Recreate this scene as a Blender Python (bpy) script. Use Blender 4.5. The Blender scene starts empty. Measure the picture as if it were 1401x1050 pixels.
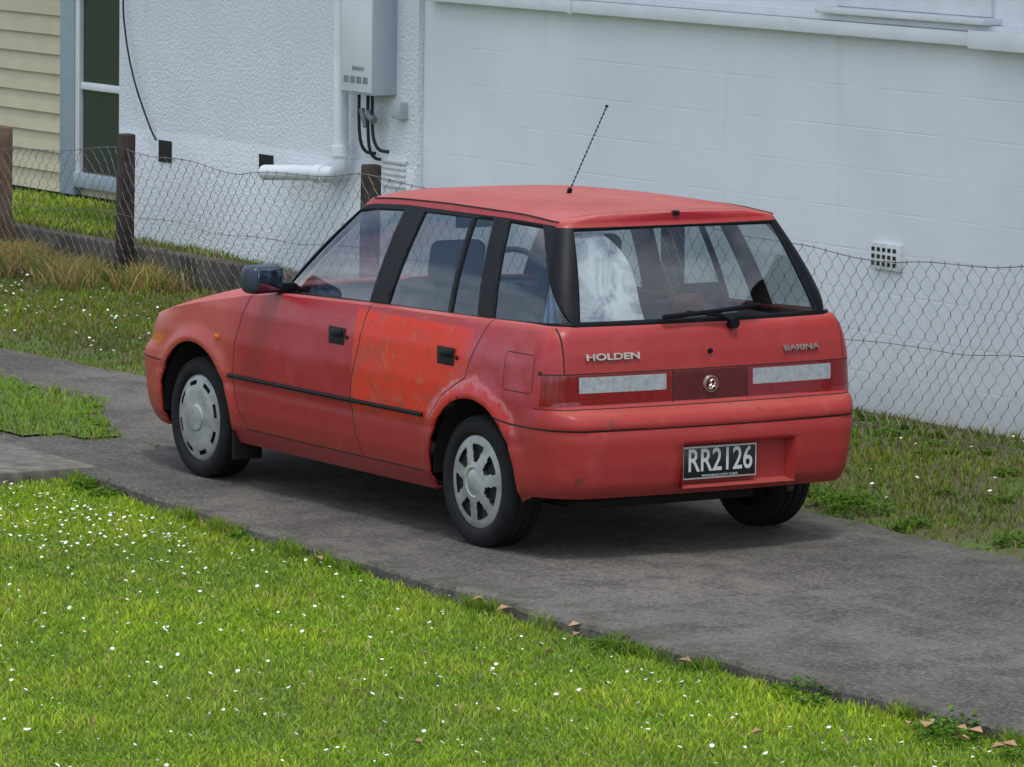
import bpy, bmesh, math, random
import numpy as np
from mathutils import Vector, Matrix
random.seed(7); rng=np.random.default_rng(7)
D=bpy.data; S=bpy.context.scene
S.view_settings.view_transform='Standard'; S.view_settings.look='None'; S.view_settings.exposure=0
COL=S.collection

# ---------------- node helpers ----------------
class NT:
    def __init__(s,name):
        s.m=D.materials.new(name); s.m.use_nodes=True; s.t=s.m.node_tree; s.t.nodes.clear()
        s.out=s.t.nodes.new('ShaderNodeOutputMaterial'); s._tc=None
    def n(s,typ,ins=None,**kw):
        nd=s.t.nodes.new(typ)
        for k,v in kw.items(): setattr(nd,k,v)
        if ins:
            for k,v in ins.items(): s.put(nd.inputs[k],v)
        return nd
    def put(s,sock,v):
        if isinstance(v,bpy.types.NodeSocket): s.t.links.new(v,sock)
        else:
            if sock.type=='RGBA' and hasattr(v,'__len__') and len(v)==3: v=(*v,1)
            sock.default_value=v
    def tc(s):
        if not s._tc: s._tc=s.n('ShaderNodeTexCoord').outputs['Object']
        return s._tc
    def map(s,scale=(1,1,1),rot=(0,0,0)):
        return s.n('ShaderNodeMapping',{'Vector':s.tc(),'Scale':scale,'Rotation':rot}).outputs[0]
    def noise(s,scale,detail=4,rough=.55,vec=None,dist=0):
        return s.n('ShaderNodeTexNoise',{'Vector':vec or s.tc(),'Scale':scale,'Detail':detail,'Roughness':rough,'Distortion':dist}).outputs[0]
    def ramp(s,f,a,b,interp='LINEAR'):
        r=s.n('ShaderNodeMapRange',{'Value':f,'From Min':a,'From Max':b}); r.interpolation_type='SMOOTHSTEP' if interp=='S' else 'LINEAR'
        return r.outputs[0]
    def math(s,op,a,b=0.,c=None):
        nd=s.n('ShaderNodeMath',operation=op); s.put(nd.inputs[0],a); s.put(nd.inputs[1],b)
        if c is not None: s.put(nd.inputs[2],c)
        return nd.outputs[0]
    def mix(s,f,a,b,mode='MIX'):
        nd=s.n('ShaderNodeMix',data_type='RGBA',blend_type=mode); s.put(nd.inputs[0],f); s.put(nd.inputs[6],a); s.put(nd.inputs[7],b)
        return nd.outputs[2]
    def xyz(s):
        o=s.n('ShaderNodeSeparateXYZ',{0:s.tc()}).outputs; return o[0],o[1],o[2]
    def box(s,x,z,x0,x1,z0,z1,soft=.01):
        a=s.ramp(x,x0-soft,x0+soft);b=s.ramp(x,x1+soft,x1-soft);c=s.ramp(z,z0-soft,z0+soft);d=s.ramp(z,z1+soft,z1-soft)
        return s.math('MULTIPLY',s.math('MULTIPLY',a,b),s.math('MULTIPLY',c,d))
    def spot(s,c,r,wob,soft=.4):
        d=s.n('ShaderNodeVectorMath',{0:s.tc(),1:c},operation='DISTANCE').outputs['Value']
        return s.ramp(s.math('MULTIPLY_ADD',s.math('SUBTRACT',wob,.5),r*2.5,d),r,r*soft)
    def bump(s,h,strength=.3,dist=.01,normal=None):
        nd=s.n('ShaderNodeBump',{'Height':h,'Strength':strength,'Distance':dist})
        if normal is not None: s.put(nd.inputs['Normal'],normal)
        return nd.outputs[0]
    def bsdf(s,**k):
        b=s.n('ShaderNodeBsdfPrincipled')
        for kk,v in k.items(): s.put(b.inputs[kk.replace('_',' ')],v)
        s.t.links.new(b.outputs[0],s.out.inputs[0]); return b

def simple(name,col,rough=.5,metal=0.,var=.15,scale=20,bump=0.,coat=0.,spec=.5):
    t=NT(name); n=t.noise(scale,4)
    c=t.mix(t.ramp(n,.3,.7),tuple(v*(1-var) for v in col),tuple(min(1,v*(1+var)) for v in col))
    k=dict(Base_Color=c,Roughness=rough,Metallic=metal,Coat_Weight=coat)
    b=t.bsdf(**k); t.put(b.inputs['Specular IOR Level'],spec)
    if bump: t.put(b.inputs['Normal'],t.bump(n,bump,.005))
    return t.m

# ---------------- mesh helpers ----------------
def mkobj(name,me,parent=None,mats=()):
    o=D.objects.new(name,me); COL.objects.link(o)
    for m in mats: me.materials.append(m)
    if parent: o.parent=parent
    return o
def empty(name):
    e=D.objects.new(name,None); COL.objects.link(e); e.empty_display_size=.2; return e
def from_data(name,v,f,parent=None,mats=(),smooth=False):
    me=D.meshes.new(name); me.from_pydata([tuple(a) for a in v],[],f); me.update()
    if smooth: me.shade_smooth()
    return mkobj(name,me,parent,mats)
def box(name,x0,x1,y0,y1,z0,z1,mat,parent=None,bev=0.,seg=2,rot=None,piv=None):
    bm=bmesh.new(); bmesh.ops.create_cube(bm,size=1)
    for v in bm.verts: v.co=Vector(((x0+x1)/2+v.co.x*(x1-x0),(y0+y1)/2+v.co.y*(y1-y0),(z0+z1)/2+v.co.z*(z1-z0)))
    if bev: bmesh.ops.bevel(bm,geom=bm.edges[:],offset=bev,segments=seg,profile=.5,affect='EDGES')
    if rot is not None:
        p=Vector(piv) if piv else Vector(((x0+x1)/2,(y0+y1)/2,(z0+z1)/2))
        for v in bm.verts: v.co=rot@(v.co-p)+p
    me=D.meshes.new(name); bm.to_mesh(me); bm.free()
    if bev:
        me.shade_smooth(); me.set_sharp_from_angle(angle=math.radians(40))
    return mkobj(name,me,parent,[mat])
def tube(name,pts,r,mat,parent=None,sides=8,radii=None):
    V=[];F=[];pts=[Vector(p) for p in pts];n=len(pts)
    for i,p in enumerate(pts):
        d=(pts[min(i+1,n-1)]-pts[max(i-1,0)]).normalized()
        a=d.cross(Vector((0,1,0)));
        if a.length<.05: a=d.cross(Vector((0,0,1)))
        a.normalize(); b=d.cross(a); rr=radii[i] if radii else r
        for k in range(sides):
            t=2*math.pi*k/sides; V.append(p+a*math.cos(t)*rr+b*math.sin(t)*rr)
    for i in range(n-1):
        for k in range(sides):
            F.append((i*sides+k,i*sides+(k+1)%sides,(i+1)*sides+(k+1)%sides,(i+1)*sides+k))
    F.append(tuple(range(sides))[::-1]);F.append(tuple((n-1)*sides+k for k in range(sides)))
    o=from_data(name,V,F,parent,[mat],True); o.data.set_sharp_from_angle(angle=math.radians(60)); return o
def curve_pts(P,n=8):
    P=[Vector(p) for p in P];out=[]
    for i in range(len(P)-1):
        p0=P[max(i-1,0)];p1=P[i];p2=P[i+1];p3=P[min(i+2,len(P)-1)]
        for k in range(n):
            t=k/n;out.append(.5*((2*p1)+(p2-p0)*t+(2*p0-5*p1+4*p2-p3)*t*t+(3*p1-p0-3*p2+p3)*t**3))
    out.append(P[-1]);return out
def text(name,s,size,mat,parent,origin,xa,ya,extr=.002,sx=1.,sy=1.,bold=0.):
    c=D.curves.new(name,'FONT');c.body=s;c.size=size;c.align_x='CENTER';c.align_y='CENTER';c.extrude=extr;c.offset=bold
    o=D.objects.new(name+'_t',c);COL.objects.link(o);bpy.context.view_layer.update()
    me=D.meshes.new_from_object(o.evaluated_get(bpy.context.evaluated_depsgraph_get()));D.objects.remove(o)
    xa=Vector(xa).normalized();ya=Vector(ya).normalized();za=xa.cross(ya)
    for v in me.vertices:
        v.co=Vector(origin)+xa*v.co.x*sx+ya*v.co.y*sy+za*v.co.z
    me.name=name; me.materials.clear(); return mkobj(name,me,parent,[mat])
def sm(x,xs,ys,s=.06):
    x=np.asarray(x,float); return sum(np.interp(x+o*s,xs,ys)*w for o,w in((-1,.15),(-.5,.22),(0,.26),(.5,.22),(1,.15)))

# ---------------- materials: car ----------------
def paint():
    t=NT('faded_red_paint'); x,y,z=t.xyz()
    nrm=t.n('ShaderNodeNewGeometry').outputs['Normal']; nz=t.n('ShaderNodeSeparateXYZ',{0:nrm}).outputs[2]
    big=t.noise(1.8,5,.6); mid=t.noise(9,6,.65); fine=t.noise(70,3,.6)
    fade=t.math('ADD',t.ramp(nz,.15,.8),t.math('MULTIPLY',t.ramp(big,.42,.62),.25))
    rear=t.ramp(x,-.38,-.55); fade=t.math('MAXIMUM',fade,t.math('MULTIPLY',rear,.65))
    bumper=t.math('MULTIPLY',t.ramp(z,.64,.60),t.math('MAXIMUM',t.ramp(x,-.15,-.25),t.ramp(x,2.55,2.75)))
    low=t.math('MULTIPLY',t.ramp(z,.52,.36),.4)
    fade=t.math('MAXIMUM',fade,low)
    fade=t.math('MINIMUM',t.math('MAXIMUM',fade,t.math('MULTIPLY',bumper,.65)),1.)
    c=t.mix(fade,(.315,.0035,.015),(.345,.038,.028))
    front=t.math('MULTIPLY',t.ramp(x,1.9,2.1),.75); c=t.mix(front,c,(.43,.058,.040))
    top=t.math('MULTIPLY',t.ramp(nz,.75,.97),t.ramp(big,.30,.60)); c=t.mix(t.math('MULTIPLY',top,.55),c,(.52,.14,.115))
    # chalky oxidised bloom in cloudy patches
    chalk=t.math('MULTIPLY',t.ramp(t.noise(6,6,.72,dist=.4),.53,.70),.30); c=t.mix(chalk,c,(.44,.10,.09))
    # rear door sanded to a different orange red
    door=t.math('MULTIPLY',t.box(x,z,.03,.955,.28,.90,.005),t.ramp(y,.5,.6))
    blotch=t.ramp(t.noise(5.5,6,.7,dist=.6),.50,.60)
    dc=t.mix(t.math('MULTIPLY',blotch,.65),(.60,.022,.003),(.34,.045,.020))
    dc=t.mix(t.math('MULTIPLY',t.ramp(t.noise(12,6,.75),.56,.64),.7),dc,(.45,.10,.050))
    dc=t.mix(t.math('MULTIPLY',t.ramp(t.noise(45,3,.6),.60,.68),.6),dc,(.13,.025,.015))
    zz=t.math('ADD',z,t.math('MULTIPLY',t.math('SUBTRACT',mid,.5),.12))
    dc=t.mix(t.ramp(zz,.51,.46),dc,(.33,.018,.018))
    c=t.mix(door,c,dc)
    # clearcoat peel above the rear arch
    r=t.math('SQRT',t.math('ADD',t.math('POWER',x,2.),t.math('POWER',t.math('SUBTRACT',z,.285),2.)))
    rn=t.math('ADD',r,t.math('MULTIPLY',mid,.16))
    arch=t.math('MULTIPLY',t.ramp(rn,.52,.47),t.ramp(y,.6,.7))
    arch=t.math('MULTIPLY',arch,t.ramp(z,.48,.54))
    c=t.mix(t.math('MULTIPLY',arch,.85),c,(.47,.016,.007))
    edge=t.math('MULTIPLY',t.box(rn,z,.473,.493,.5,.72,.012),t.ramp(y,.6,.7))
    c=t.mix(t.math('MULTIPLY',edge,.55),c,(.60,.24,.28))
    bl=t.math('MULTIPLY',t.box(x,z,-.5,.1,.55,.95,.1),t.ramp(mid,.42,.6)); c=t.mix(t.math('MULTIPLY',bl,.5),c,(.42,.065,.11))
    bl2=t.math('MULTIPLY',t.math('MULTIPLY',t.box(x,z,.95,1.6,.55,.9,.12),t.ramp(y,.5,.6)),t.ramp(big,.42,.62)); c=t.mix(t.math('MULTIPLY',bl2,.4),c,(.43,.05,.10))
    # grime, rust, scuffs
    c=t.mix(t.math('MULTIPLY',t.ramp(t.noise(28,5,.7),.60,.72),.4),c,(.11,.02,.015))
    st=t.noise(14,5,.7,t.map((1,1,.12))); c=t.mix(t.math('MULTIPLY',t.ramp(st,.58,.72),.22),c,(.12,.03,.022))
    for cc,rr in(((-.62,.66,.345),.026),((-.675,.53,.575),.028),((-.45,.79,.33),.016),((-.66,-.2,.60),.016),((2.2,.77,.33),.03),((1.92,.78,.35),.015)):
        c=t.mix(t.math('MULTIPLY',t.spot(cc,rr,mid),.7),c,(.07,.03,.02))
    c=t.mix(t.math('MULTIPLY',t.ramp(z,.36,.20),.6),c,(.10,.03,.025))
    rough=t.math('ADD',t.math('MULTIPLY',fade,.20),t.math('ADD',.20,t.math('MULTIPLY',mid,.24)))
    rough=t.math('ADD',rough,t.math('MULTIPLY',door,.16)); rough=t.math('ADD',rough,t.math('MULTIPLY',bumper,.1))
    b=t.bsdf(Base_Color=c,Roughness=rough,Coat_Weight=.12,Coat_Roughness=.22); t.put(b.inputs['Specular IOR Level'],.38)
    wav=t.noise(3.,2,.5)
    t.put(b.inputs['Normal'],t.bump(fine,.05,.002,t.bump(wav,.35,.009)))
    return t.m
M_paint=paint()
M_black=simple('black_trim',(.005,.006,.009),.45,var=.4,scale=15,spec=.15)
M_gap=simple('panel_gap',(.010,.007,.007),.85)
M_lampred=simple('red_lens',(.18,.003,.006),.15,var=.3,scale=50,coat=.4)
M_lampwhite=simple('clear_lens',(.31,.34,.36),.22,var=.2,scale=40,coat=.5)
M_panel=simple('garnish_panel',(.085,.004,.009),.25,var=.2)
M_amber=simple('amber_lens',(.55,.10,.01),.2)
M_head=simple('headlamp_lens',(.5,.52,.55),.08,coat=.6)
M_int=simple('cabin_trim',(.024,.028,.036),.85,var=.2)
M_seat=simple('seat_fabric',(.012,.016,.026),.95,var=.12,scale=12)
M_tyre=simple('tyre_rubber',(.009,.009,.010),.85,var=.35,scale=30,bump=.2,spec=.3)
M_cap=simple('hubcap_silver',(.32,.33,.335),.42,metal=.35,var=.3,scale=14)
M_disc=simple('wheel_dark',(.012,.012,.012),.7)
M_chrome=simple('badge_metal',(.55,.5,.46),.3,metal=.8)
def glass(name,tint,gain=1.6,base=.075):
    t=NT(name); ge=t.n('ShaderNodeNewGeometry')
    dt=t.n('ShaderNodeVectorMath',{0:ge.outputs['Normal'],1:ge.outputs['Incoming']},operation='DOT_PRODUCT').outputs['Value']
    cosv=t.math('ABSOLUTE',dt); f=t.math('POWER',t.math('SUBTRACT',1.,cosv),4.)
    f=t.math('MINIMUM',t.math('MULTIPLY_ADD',f,gain,base),.9)
    tr=t.n('ShaderNodeBsdfTransparent',{'Color':(*tint,1)}); gl=t.n('ShaderNodeBsdfGlossy',{'Color':(.95,.97,1,1),'Roughness':.015})
    wv=t.bump(t.noise(4,2,.5),.15,.01); t.put(gl.inputs['Normal'],wv)
    df=t.n('ShaderNodeBsdfDiffuse',{'Color':(.25,.27,.28,1)})
    dirt=t.math('MULTIPLY',t.ramp(t.noise(6,6,.7),.45,.8),.06)
    m0=t.n('ShaderNodeMixShader',{0:dirt,1:tr.outputs[0],2:df.outputs[0]})
    m=t.n('ShaderNodeMixShader',{0:f,1:m0.outputs[0],2:gl.outputs[0]}); t.t.links.new(m.outputs[0],t.out.inputs[0]); return t.m
M_glass=glass('car_glass',(.62,.68,.68))

# ---------------- CAR BODY ----------------
car=empty('parked_car')
seg=[];
for k,n in enumerate((8,14,112,12,11)):
    for i in range(n): seg.append((k,i/(n if k<4 else n-1)))
seg=np.array(seg); SK=seg[:,0].astype(int); SF=seg[:,1]; K=len(SK)
def taper(x): return 1-np.where(x<1,.008,.0055)*(x-1)**2
def outline(xf,xr,w,af,bf,ar,br,bowf=.04,bowr=.02):
    o=np.ones(K); xf,xr,w,af,bf,ar,br,bowf,bowr=[a*o for a in(xf,xr,w,af,bf,ar,br,bowf,bowr)]
    cf=xf-bowf-af; cr=xr+bowr+ar; th=SF*math.pi/2
    x=np.where(SK==0,xf-bowf*SF**2,np.where(SK==1,cf+af*np.cos(th),np.where(SK==2,cf+(cr-cf)*SF,np.where(SK==3,cr-ar*np.sin(th),xr+bowr*(1-SF)**2))))
    y=np.where(SK==0,SF*(w-bf),np.where(SK==1,w-bf+bf*np.sin(th),np.where(SK==2,w,np.where(SK==3,w-br+br*np.cos(th),(w-br)*(1-SF)))))
    return x,y*taper(x)
ZS=([-.7,-.3,0,.9,1.65,1.93,2.39,2.72,3.0,3.3],[.955,.95,.94,.92,.895,.865,.79,.725,.665,.645])
zs=lambda x:sm(x,*ZS)
zb=lambda x:sm(x,[-.7,-.4,-.3,2.6,2.8,3.2],[.265,.265,.2,.2,.205,.21],.04)
RZ=[.24,.27,.31,.4,.5,.53,.545,.56,.59,.61,.625,.64,.76,.85,.92,.96]
RX=[-.60,-.635,-.66,-.675,-.682,-.678,-.672,-.682,-.672,-.65,-.61,-.592,-.588,-.58,-.565,-.54]
WZ=[.18,.22,.27,.35,.5,.65,.8,.88,.93,.96];WW=[.735,.752,.770,.783,.795,.796,.783,.765,.745,.728]
def lowshape(z,d=0):
    w=np.interp(z,WZ,WW)
    xr=np.interp(z,RZ,RX)
    xf=np.interp(z,[.18,.22,.30,.5,.54,.57,.62,.7,.74],[3.10,3.16,3.19,3.20,3.18,3.13,3.10,3.06,3.02])
    ar=np.interp(z,[.5,.6,.64,.9],[.24,.22,.15,.12]); br=np.interp(z,[.5,.6,.64,.9],[.17,.16,.10,.09])
    return outline(xf-d,xr+d,w-d,.46,.32,ar,br,.05,.03)
bm=bmesh.new(); part=bm.faces.layers.int.new('part')
def addgrid(rows,p):
    VV=[[bm.verts.new(c) for c in zip(*r)] for r in rows]
    for a,b in zip(VV,VV[1:]):
        for i in range(len(a)-1):
            try: f=bm.faces.new((a[i],a[i+1],b[i+1],b[i])); f[part]=p
            except Exception: pass
    return VV
rows=[]; NR=40
for j in range(NR+1):
    t=j/NR; z=.2+.74*t*np.ones(K)
    for _ in range(3):
        x,y=lowshape(z); z=zb(x)+(zs(x)-zb(x))*t
    x,y=lowshape(z)
    for cx in (0,2.365):
        r=np.hypot(x-cx,z-.285); y=y+np.where(y>.5,.014*np.exp(-((r-.35)/.035)**2)*(z>.25),0)
    y=y-np.where((SK==2),.006*np.exp(-((z-.47)/.02)**2),0)
    rows.append((x,y,z))
bot=rows[0]; xx,yy=lowshape(bot[2],.06); rows.insert(0,(xx,yy,bot[2]-.004))
V=addgrid(rows,0)
top=rows[-1]
m=np.where(top[0]<1.92)[0]; i0=m[0]
sh=[tuple(a[i0:] for a in top)]
for d,dz in((.012,.006),(.03,.008),(.07,.004)):
    xx,yy=lowshape(top[2],d); sh.append((xx[i0:],yy[i0:],top[2][i0:]+dz))
addgrid(sh,0)
mh=np.where(top[0]>1.66)[0]; i1=mh[-1]+1
HC=([1.6,2.0,2.3,2.6,2.85,3.03,3.2],[.945,.915,.875,.805,.745,.69,.65])
hood=[]
for j in range(15):
    s=(j/14)**1.6
    x,y,z=[a[:i1] for a in top]; hc=np.maximum(sm(x,*HC),z+.004)
    hood.append((x,y*(1-s),z+(hc-z)*(1-(1-s)**5)))
addgrid(hood,1)
# greenhouse
bx,by=outline(1.99,-.545,.712,.22,.50,.10,.10,.05,.03)
bz=np.where(SK<2,.865,np.minimum(zs(bx)-.004,.98)); bz=np.where((SK==2)&(bx>1.6),np.interp(bx,[1.6,1.8],[.895,.865]),bz)
tx,ty=outline(1.34,-.315,.545,.10,.20,.06,.08,.04,.025)
tz=sm(tx,[-.4,-.3,0,.6,1.0,1.2,1.4],[1.35,1.355,1.372,1.372,1.362,1.348,1.33],.08)
gh=[]; NG=22
for j in range(NG+1):
    t=j/NG; b=math.sin(math.pi*t)
    x=bx+(tx-bx)*t; y=(by+(ty-by)*t)*(1+.022*b); z=bz+(tz-bz)*t
    x=x+np.where(SK<2,.02*b,0)-np.where(SK>2,.012*b,0)
    gh.append((x,y,z))
addgrid(gh,2)
roof=[]
for j in range(17):
    s=(j/16)**1.8
    roof.append((tx,ty*(1-s),tz+.034*(1-(1-s)**4.)))
addgrid(roof,3)
bmesh.ops.remove_doubles(bm,verts=bm.verts[:],dist=.0004)
bmesh.ops.dissolve_degenerate(bm,edges=bm.edges[:],dist=.0002)

def inpoly(poly,a,b):
    for (x0,y0),(x1,y1) in zip(poly,poly[1:]+poly[:1]):
        c=(x1-x0)*(b-y0)-(y1-y0)*(a-x0)
        if c<0: return False
    return True
def cut(poly,ax,filt):
    ia,ib=ax
    area=sum(p[0]*q[1]-q[0]*p[1] for p,q in zip(poly,poly[1:]+poly[:1]))
    if area<0: poly=poly[::-1]
    for p,q in zip(poly,poly[1:]+poly[:1]):
        lo=(min(p[0],q[0])-.002,min(p[1],q[1])-.002); hi=(max(p[0],q[0])+.002,max(p[1],q[1])+.002)
        fs=[]
        for f in bm.faces:
            if not filt(f): continue
            A=[v.co[ia] for v in f.verts];B_=[v.co[ib] for v in f.verts]
            if max(A)<lo[0] or min(A)>hi[0] or max(B_)<lo[1] or min(B_)>hi[1]: continue
            fs.append(f)
        if not fs: continue
        n=Vector((0,0,0)); n[ia]=-(q[1]-p[1]); n[ib]=q[0]-p[0]
        if n.length<1e-9: continue
        co=Vector((0,0,0)); co[ia]=p[0]; co[ib]=p[1]
        g=set(fs)
        for f in fs: g.update(f.edges); g.update(f.verts)
        bmesh.ops.bisect_plane(bm,geom=list(g),plane_co=co,plane_no=n.normalized(),dist=1e-5)
    res=[]
    for f in bm.faces:
        if filt(f):
            c=f.calc_center_median()
            if inpoly(poly,c[ia],c[ib]): res.append(f)
    return res
def setm(fs,i):
    for f in fs: f.material_index=i
XZ=(0,2);YZ=(1,2)
side=lambda p:(lambda f:f[part]==p and f.calc_center_median().y>.40 and f.calc_center_median().x>-.66)
fs=cut([(1.735,.885),(1.735,.925),(1.315,1.305),(1.16,1.328),(.9,1.342),(.1,1.349),(-.3,1.343),(-.9,.955)],XZ,lambda f:f[part]==2 and f.calc_center_median().y>.40)
setm(fs,1)
for f in bm.faces:
    c=f.calc_center_median()
    if f[part]==2 and c.x<-.2 and c.y<.62 and f.normal.length and abs(f.normal.x)>.5 : f.material_index=1
fs=cut([(0.0,1.338),(1.0,1.338),(1.0,1.5),(0,1.5)],YZ,lambda f:f[part]==2 and f.calc_center_median().x<-.25)
setm(fs,0)
GL=9
wins=[[(.955,.930),(1.665,.912),(1.665,.945),(1.285,1.285),(1.15,1.305),(.915,1.318)],
      [(.325,.944),(.80,.934),(.745,1.324),(.375,1.330)],
      [(.095,.949),(.295,.945),(.345,1.331),(.205,1.333)],
      [(-.50,.972),(-.03,.952),(.085,1.333),(-.17,1.33)]]
for w in wins: setm(cut(w,XZ,side(2)),GL)
rg=lambda f:f[part]==2 and f.calc_center_median().x<-.25 and f.calc_center_median().y<.66
setm(cut([(0,.975),(.585,.975),(.495,1.328),(0,1.334)],YZ,rg),GL)
ws=lambda f:f[part]==2 and f.calc_center_median().x>1.1 and f.calc_center_median().y<.66 and abs(f.normal.x)>.35
setm(cut([(0,.92),(.60,.92),(.46,1.315),(0,1.33)],YZ,ws),GL)
for cx in(0,2.365):
    R=.335; pl=[(cx+R*math.cos(a),.285+R*math.sin(a)) for a in np.linspace(0,math.pi,27)]
    pl=[(cx+R+.005,.1)]+pl+[(cx-R-.005,.1)]
    fs=cut(pl,XZ,lambda f:f[part]==0 and f.calc_center_median().y>.40)
    bmesh.ops.delete(bm,geom=fs,context='FACES')
def strip(pts,w,mi,ax,filt):
    for p,q in zip(pts,pts[1:]):
        d=np.array(q)-np.array(p);L=np.hypot(*d)
        if L<1e-6: continue
        d=d/L;n=np.array([-d[1],d[0]])*w/2;e=d*w*.3
        P_=np.array(p)-e;Q_=np.array(q)+e
        setm([f for f in cut([tuple(P_-n),tuple(Q_-n),tuple(Q_+n),tuple(P_+n)],ax,filt) if f.material_index!=GL],mi)
sl=side(0)
strip([(1.86,.905),(1.93,.78),(1.985,.64),(2.0,.48),(1.965,.36),(1.90,.275)],.006,2,XZ,sl)
strip([(.872,.935),(.91,.75),(.955,.60),(.965,.50),(.93,.36),(.885,.275)],.007,2,XZ,sl)
strip([(-.065,.955),(-.02,.86),(.035,.76),(.05,.70),(.12,.665),(.22,.61),(.31,.52),(.355,.42),(.365,.275)],.006,2,XZ,sl)
strip([(1.90,.272),(.365,.272)],.006,2,XZ,sl)
strip([(-.19,.562),(-.30,.548),(-.9,.545)],.008,2,XZ,lambda f:f[part]==0 and f.calc_center_median().y>.40)
strip([(0,.545),(.65,.545)],.006,2,YZ,lambda f:f[part]==0 and f.calc_center_median().x<-.5 and f.calc_center_median().y<.66)
strip([(-.46,.628),(-.9,.628)],.004,2,XZ,lambda f:f[part]==0 and f.calc_center_median().y>.55)
strip([(0,.628),(.6,.628)],.004,2,YZ,lambda f:f[part]==0 and f.calc_center_median().x<-.5 and f.calc_center_median().y<.62)
strip([(2.66,.505),(3.3,.50)],.008,2,XZ,lambda f:f[part]==0 and f.calc_center_median().y>.3)
fd=[(-.235,.70),(-.25,.685),(-.43,.685),(-.445,.70),(-.445,.825),(-.43,.84),(-.25,.84),(-.235,.825),(-.235,.70)]
strip(fd,.004,2,XZ,sl)
rl=lambda f:f[part]==0 and f.calc_center_median().x<-.485
setm(cut([(.19,.640),(1.,.640),(1.,.768),(.19,.768)],YZ,rl),3)
setm(cut([(.215,.692),(.625,.692),(.625,.757),(.215,.757)],YZ,rl),4)
setm(cut([(-.01,.642),(.186,.642),(.186,.766),(-.01,.766)],YZ,rl),5)
strip([(.186,.640),(.186,.768)],.006,2,YZ,rl)
strip([(0,.770),(.8,.770)],.005,2,YZ,rl)
strip([(.692,.775),(.690,.96)],.006,2,YZ,rl)
fl=lambda f:f[part]==0 and f.calc_center_median().x>2.6
setm(cut([(.26,.565),(.58,.565),(.58,.645),(.26,.655)],YZ,fl),7)
setm(cut([(.595,.565),(.78,.575),(.78,.62),(.595,.645)],YZ,fl),6)
setm(cut([(0,.30),(.4,.30),(.4,.42),(0,.42)],YZ,fl),1)
hl=lambda f:f[part]==1
strip([(1.80,.60),(2.85,.575)],.006,2,(0,1),hl)
rf=lambda f:f[part]==3
strip([(-.25,.0),(-.25,.30),(-.235,.47)],.006,2,(0,1),rf)
# mirror to the other half
geom=bm.verts[:]+bm.edges[:]+bm.faces[:]
ret=bmesh.ops.duplicate(bm,geom=geom)
for e in ret['geom']:
    if isinstance(e,bmesh.types.BMVert): e.co.y=-e.co.y
bmesh.ops.remove_doubles(bm,verts=bm.verts[:],dist=.0003)
fs=cut([(-.375,.292),(.185,.292),(.185,.472),(-.375,.472)],YZ,lambda f:f[part]==0 and f.calc_center_median().x<-.5)
bmesh.ops.delete(bm,geom=fs,context='FACES')
bm.normal_update()
for f in bm.faces:
    c=f.calc_center_median(); ref=Vector((min(max(c.x,.2),2.2),0,.62))
    if f.normal.dot(c-ref)<0: f.normal_flip()
bm.normal_update()
bmg=bm.copy()
bmesh.ops.delete(bmg,geom=[f for f in bmg.faces if f.material_index!=GL],context='FACES')
bmesh.ops.delete(bm,geom=[f for f in bm.faces if f.material_index==GL],context='FACES')
for v in bmg.verts: v.co-=v.normal*.006
for f in bmg.faces: f.material_index=0
me=D.meshes.new('windows'); bmg.to_mesh(me); bmg.free(); me.shade_smooth(); mkobj('windows',me,car,[M_glass])
me=D.meshes.new('body_shell'); bm.to_mesh(me); bm.free(); me.shade_smooth(); me.set_sharp_from_angle(angle=math.radians(38))
MATS=[M_paint,M_black,M_gap,M_lampred,M_lampwhite,M_panel,M_amber,M_head,M_int]
tmp=mkobj('body_tmp',me,None,MATS); NP=len(me.polygons)
so=tmp.modifiers.new('thick','SOLIDIFY'); so.thickness=.014; so.offset=-1
bpy.context.view_layer.update()
me2=D.meshes.new_from_object(tmp.evaluated_get(bpy.context.evaluated_depsgraph_get())); me2.name='body_shell'
D.objects.remove(tmp)
mi=np.zeros(len(me2.polygons),np.int32); me2.polygons.foreach_get('material_index',mi); mi[NP:2*NP]=8; me2.polygons.foreach_set('material_index',mi)
body=D.objects.new('body_shell',me2); COL.objects.link(body); body.parent=car

def xr_at(z): return float(np.interp(z,RZ,RX))
X0=-.655;X1=-.62
v=[(X0-.02,-.375,.292),(X0-.02,.185,.292),(X0-.02,.185,.472),(X0-.02,-.375,.472),(X1,-.355,.305),(X1,.175,.305),(X1,.175,.462),(X1,-.355,.462)]
from_data('plate_recess',v,[(0,1,5,4),(1,2,6,5),(2,3,7,6),(3,0,4,7),(4,5,6,7)],car,[M_paint])
M_plate=simple('plate_black',(.010,.011,.012),.3,var=.2);M_pw=simple('plate_white',(.50,.53,.52),.4,var=.06)
box('number_plate',-.652,-.642,-.195,.175,.322,.458,M_pw,car,.004)
box('plate_face',-.6545,-.648,-.188,.168,.329,.451,M_plate,car,.003)
text('plate_text','RR2126',.132,M_pw,car,(-.6555,-.010,.396),(0,-1,0),(0,0,1),.0008,.77,1.0,.0014)
text('plate_small_text','MANUKAU CITY CARS',.016,M_pw,car,(-.6555,-.010,.336),(0,-1,0),(0,0,1),.0006,1.1,.8,.0001)
def disc(name,c,r,axis,th,mat,parent,n=28):
    bm=bmesh.new(); bmesh.ops.create_cone(bm,cap_ends=True,segments=n,radius1=r,radius2=r*.9,depth=th)
    rot={'-x':Matrix.Rotation(-math.pi/2,3,'Y'),'y':Matrix.Rotation(-math.pi/2,3,'X'),'-y':Matrix.Rotation(math.pi/2,3,'X')}[axis]
    for v in bm.verts: v.co=rot@v.co+Vector(c)
    me=D.meshes.new(name); bm.to_mesh(me); bm.free(); return mkobj(name,me,parent,[mat])
disc('round_badge',(-.594,0,.705),.036,'-x',.012,M_chrome,car)
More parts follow.
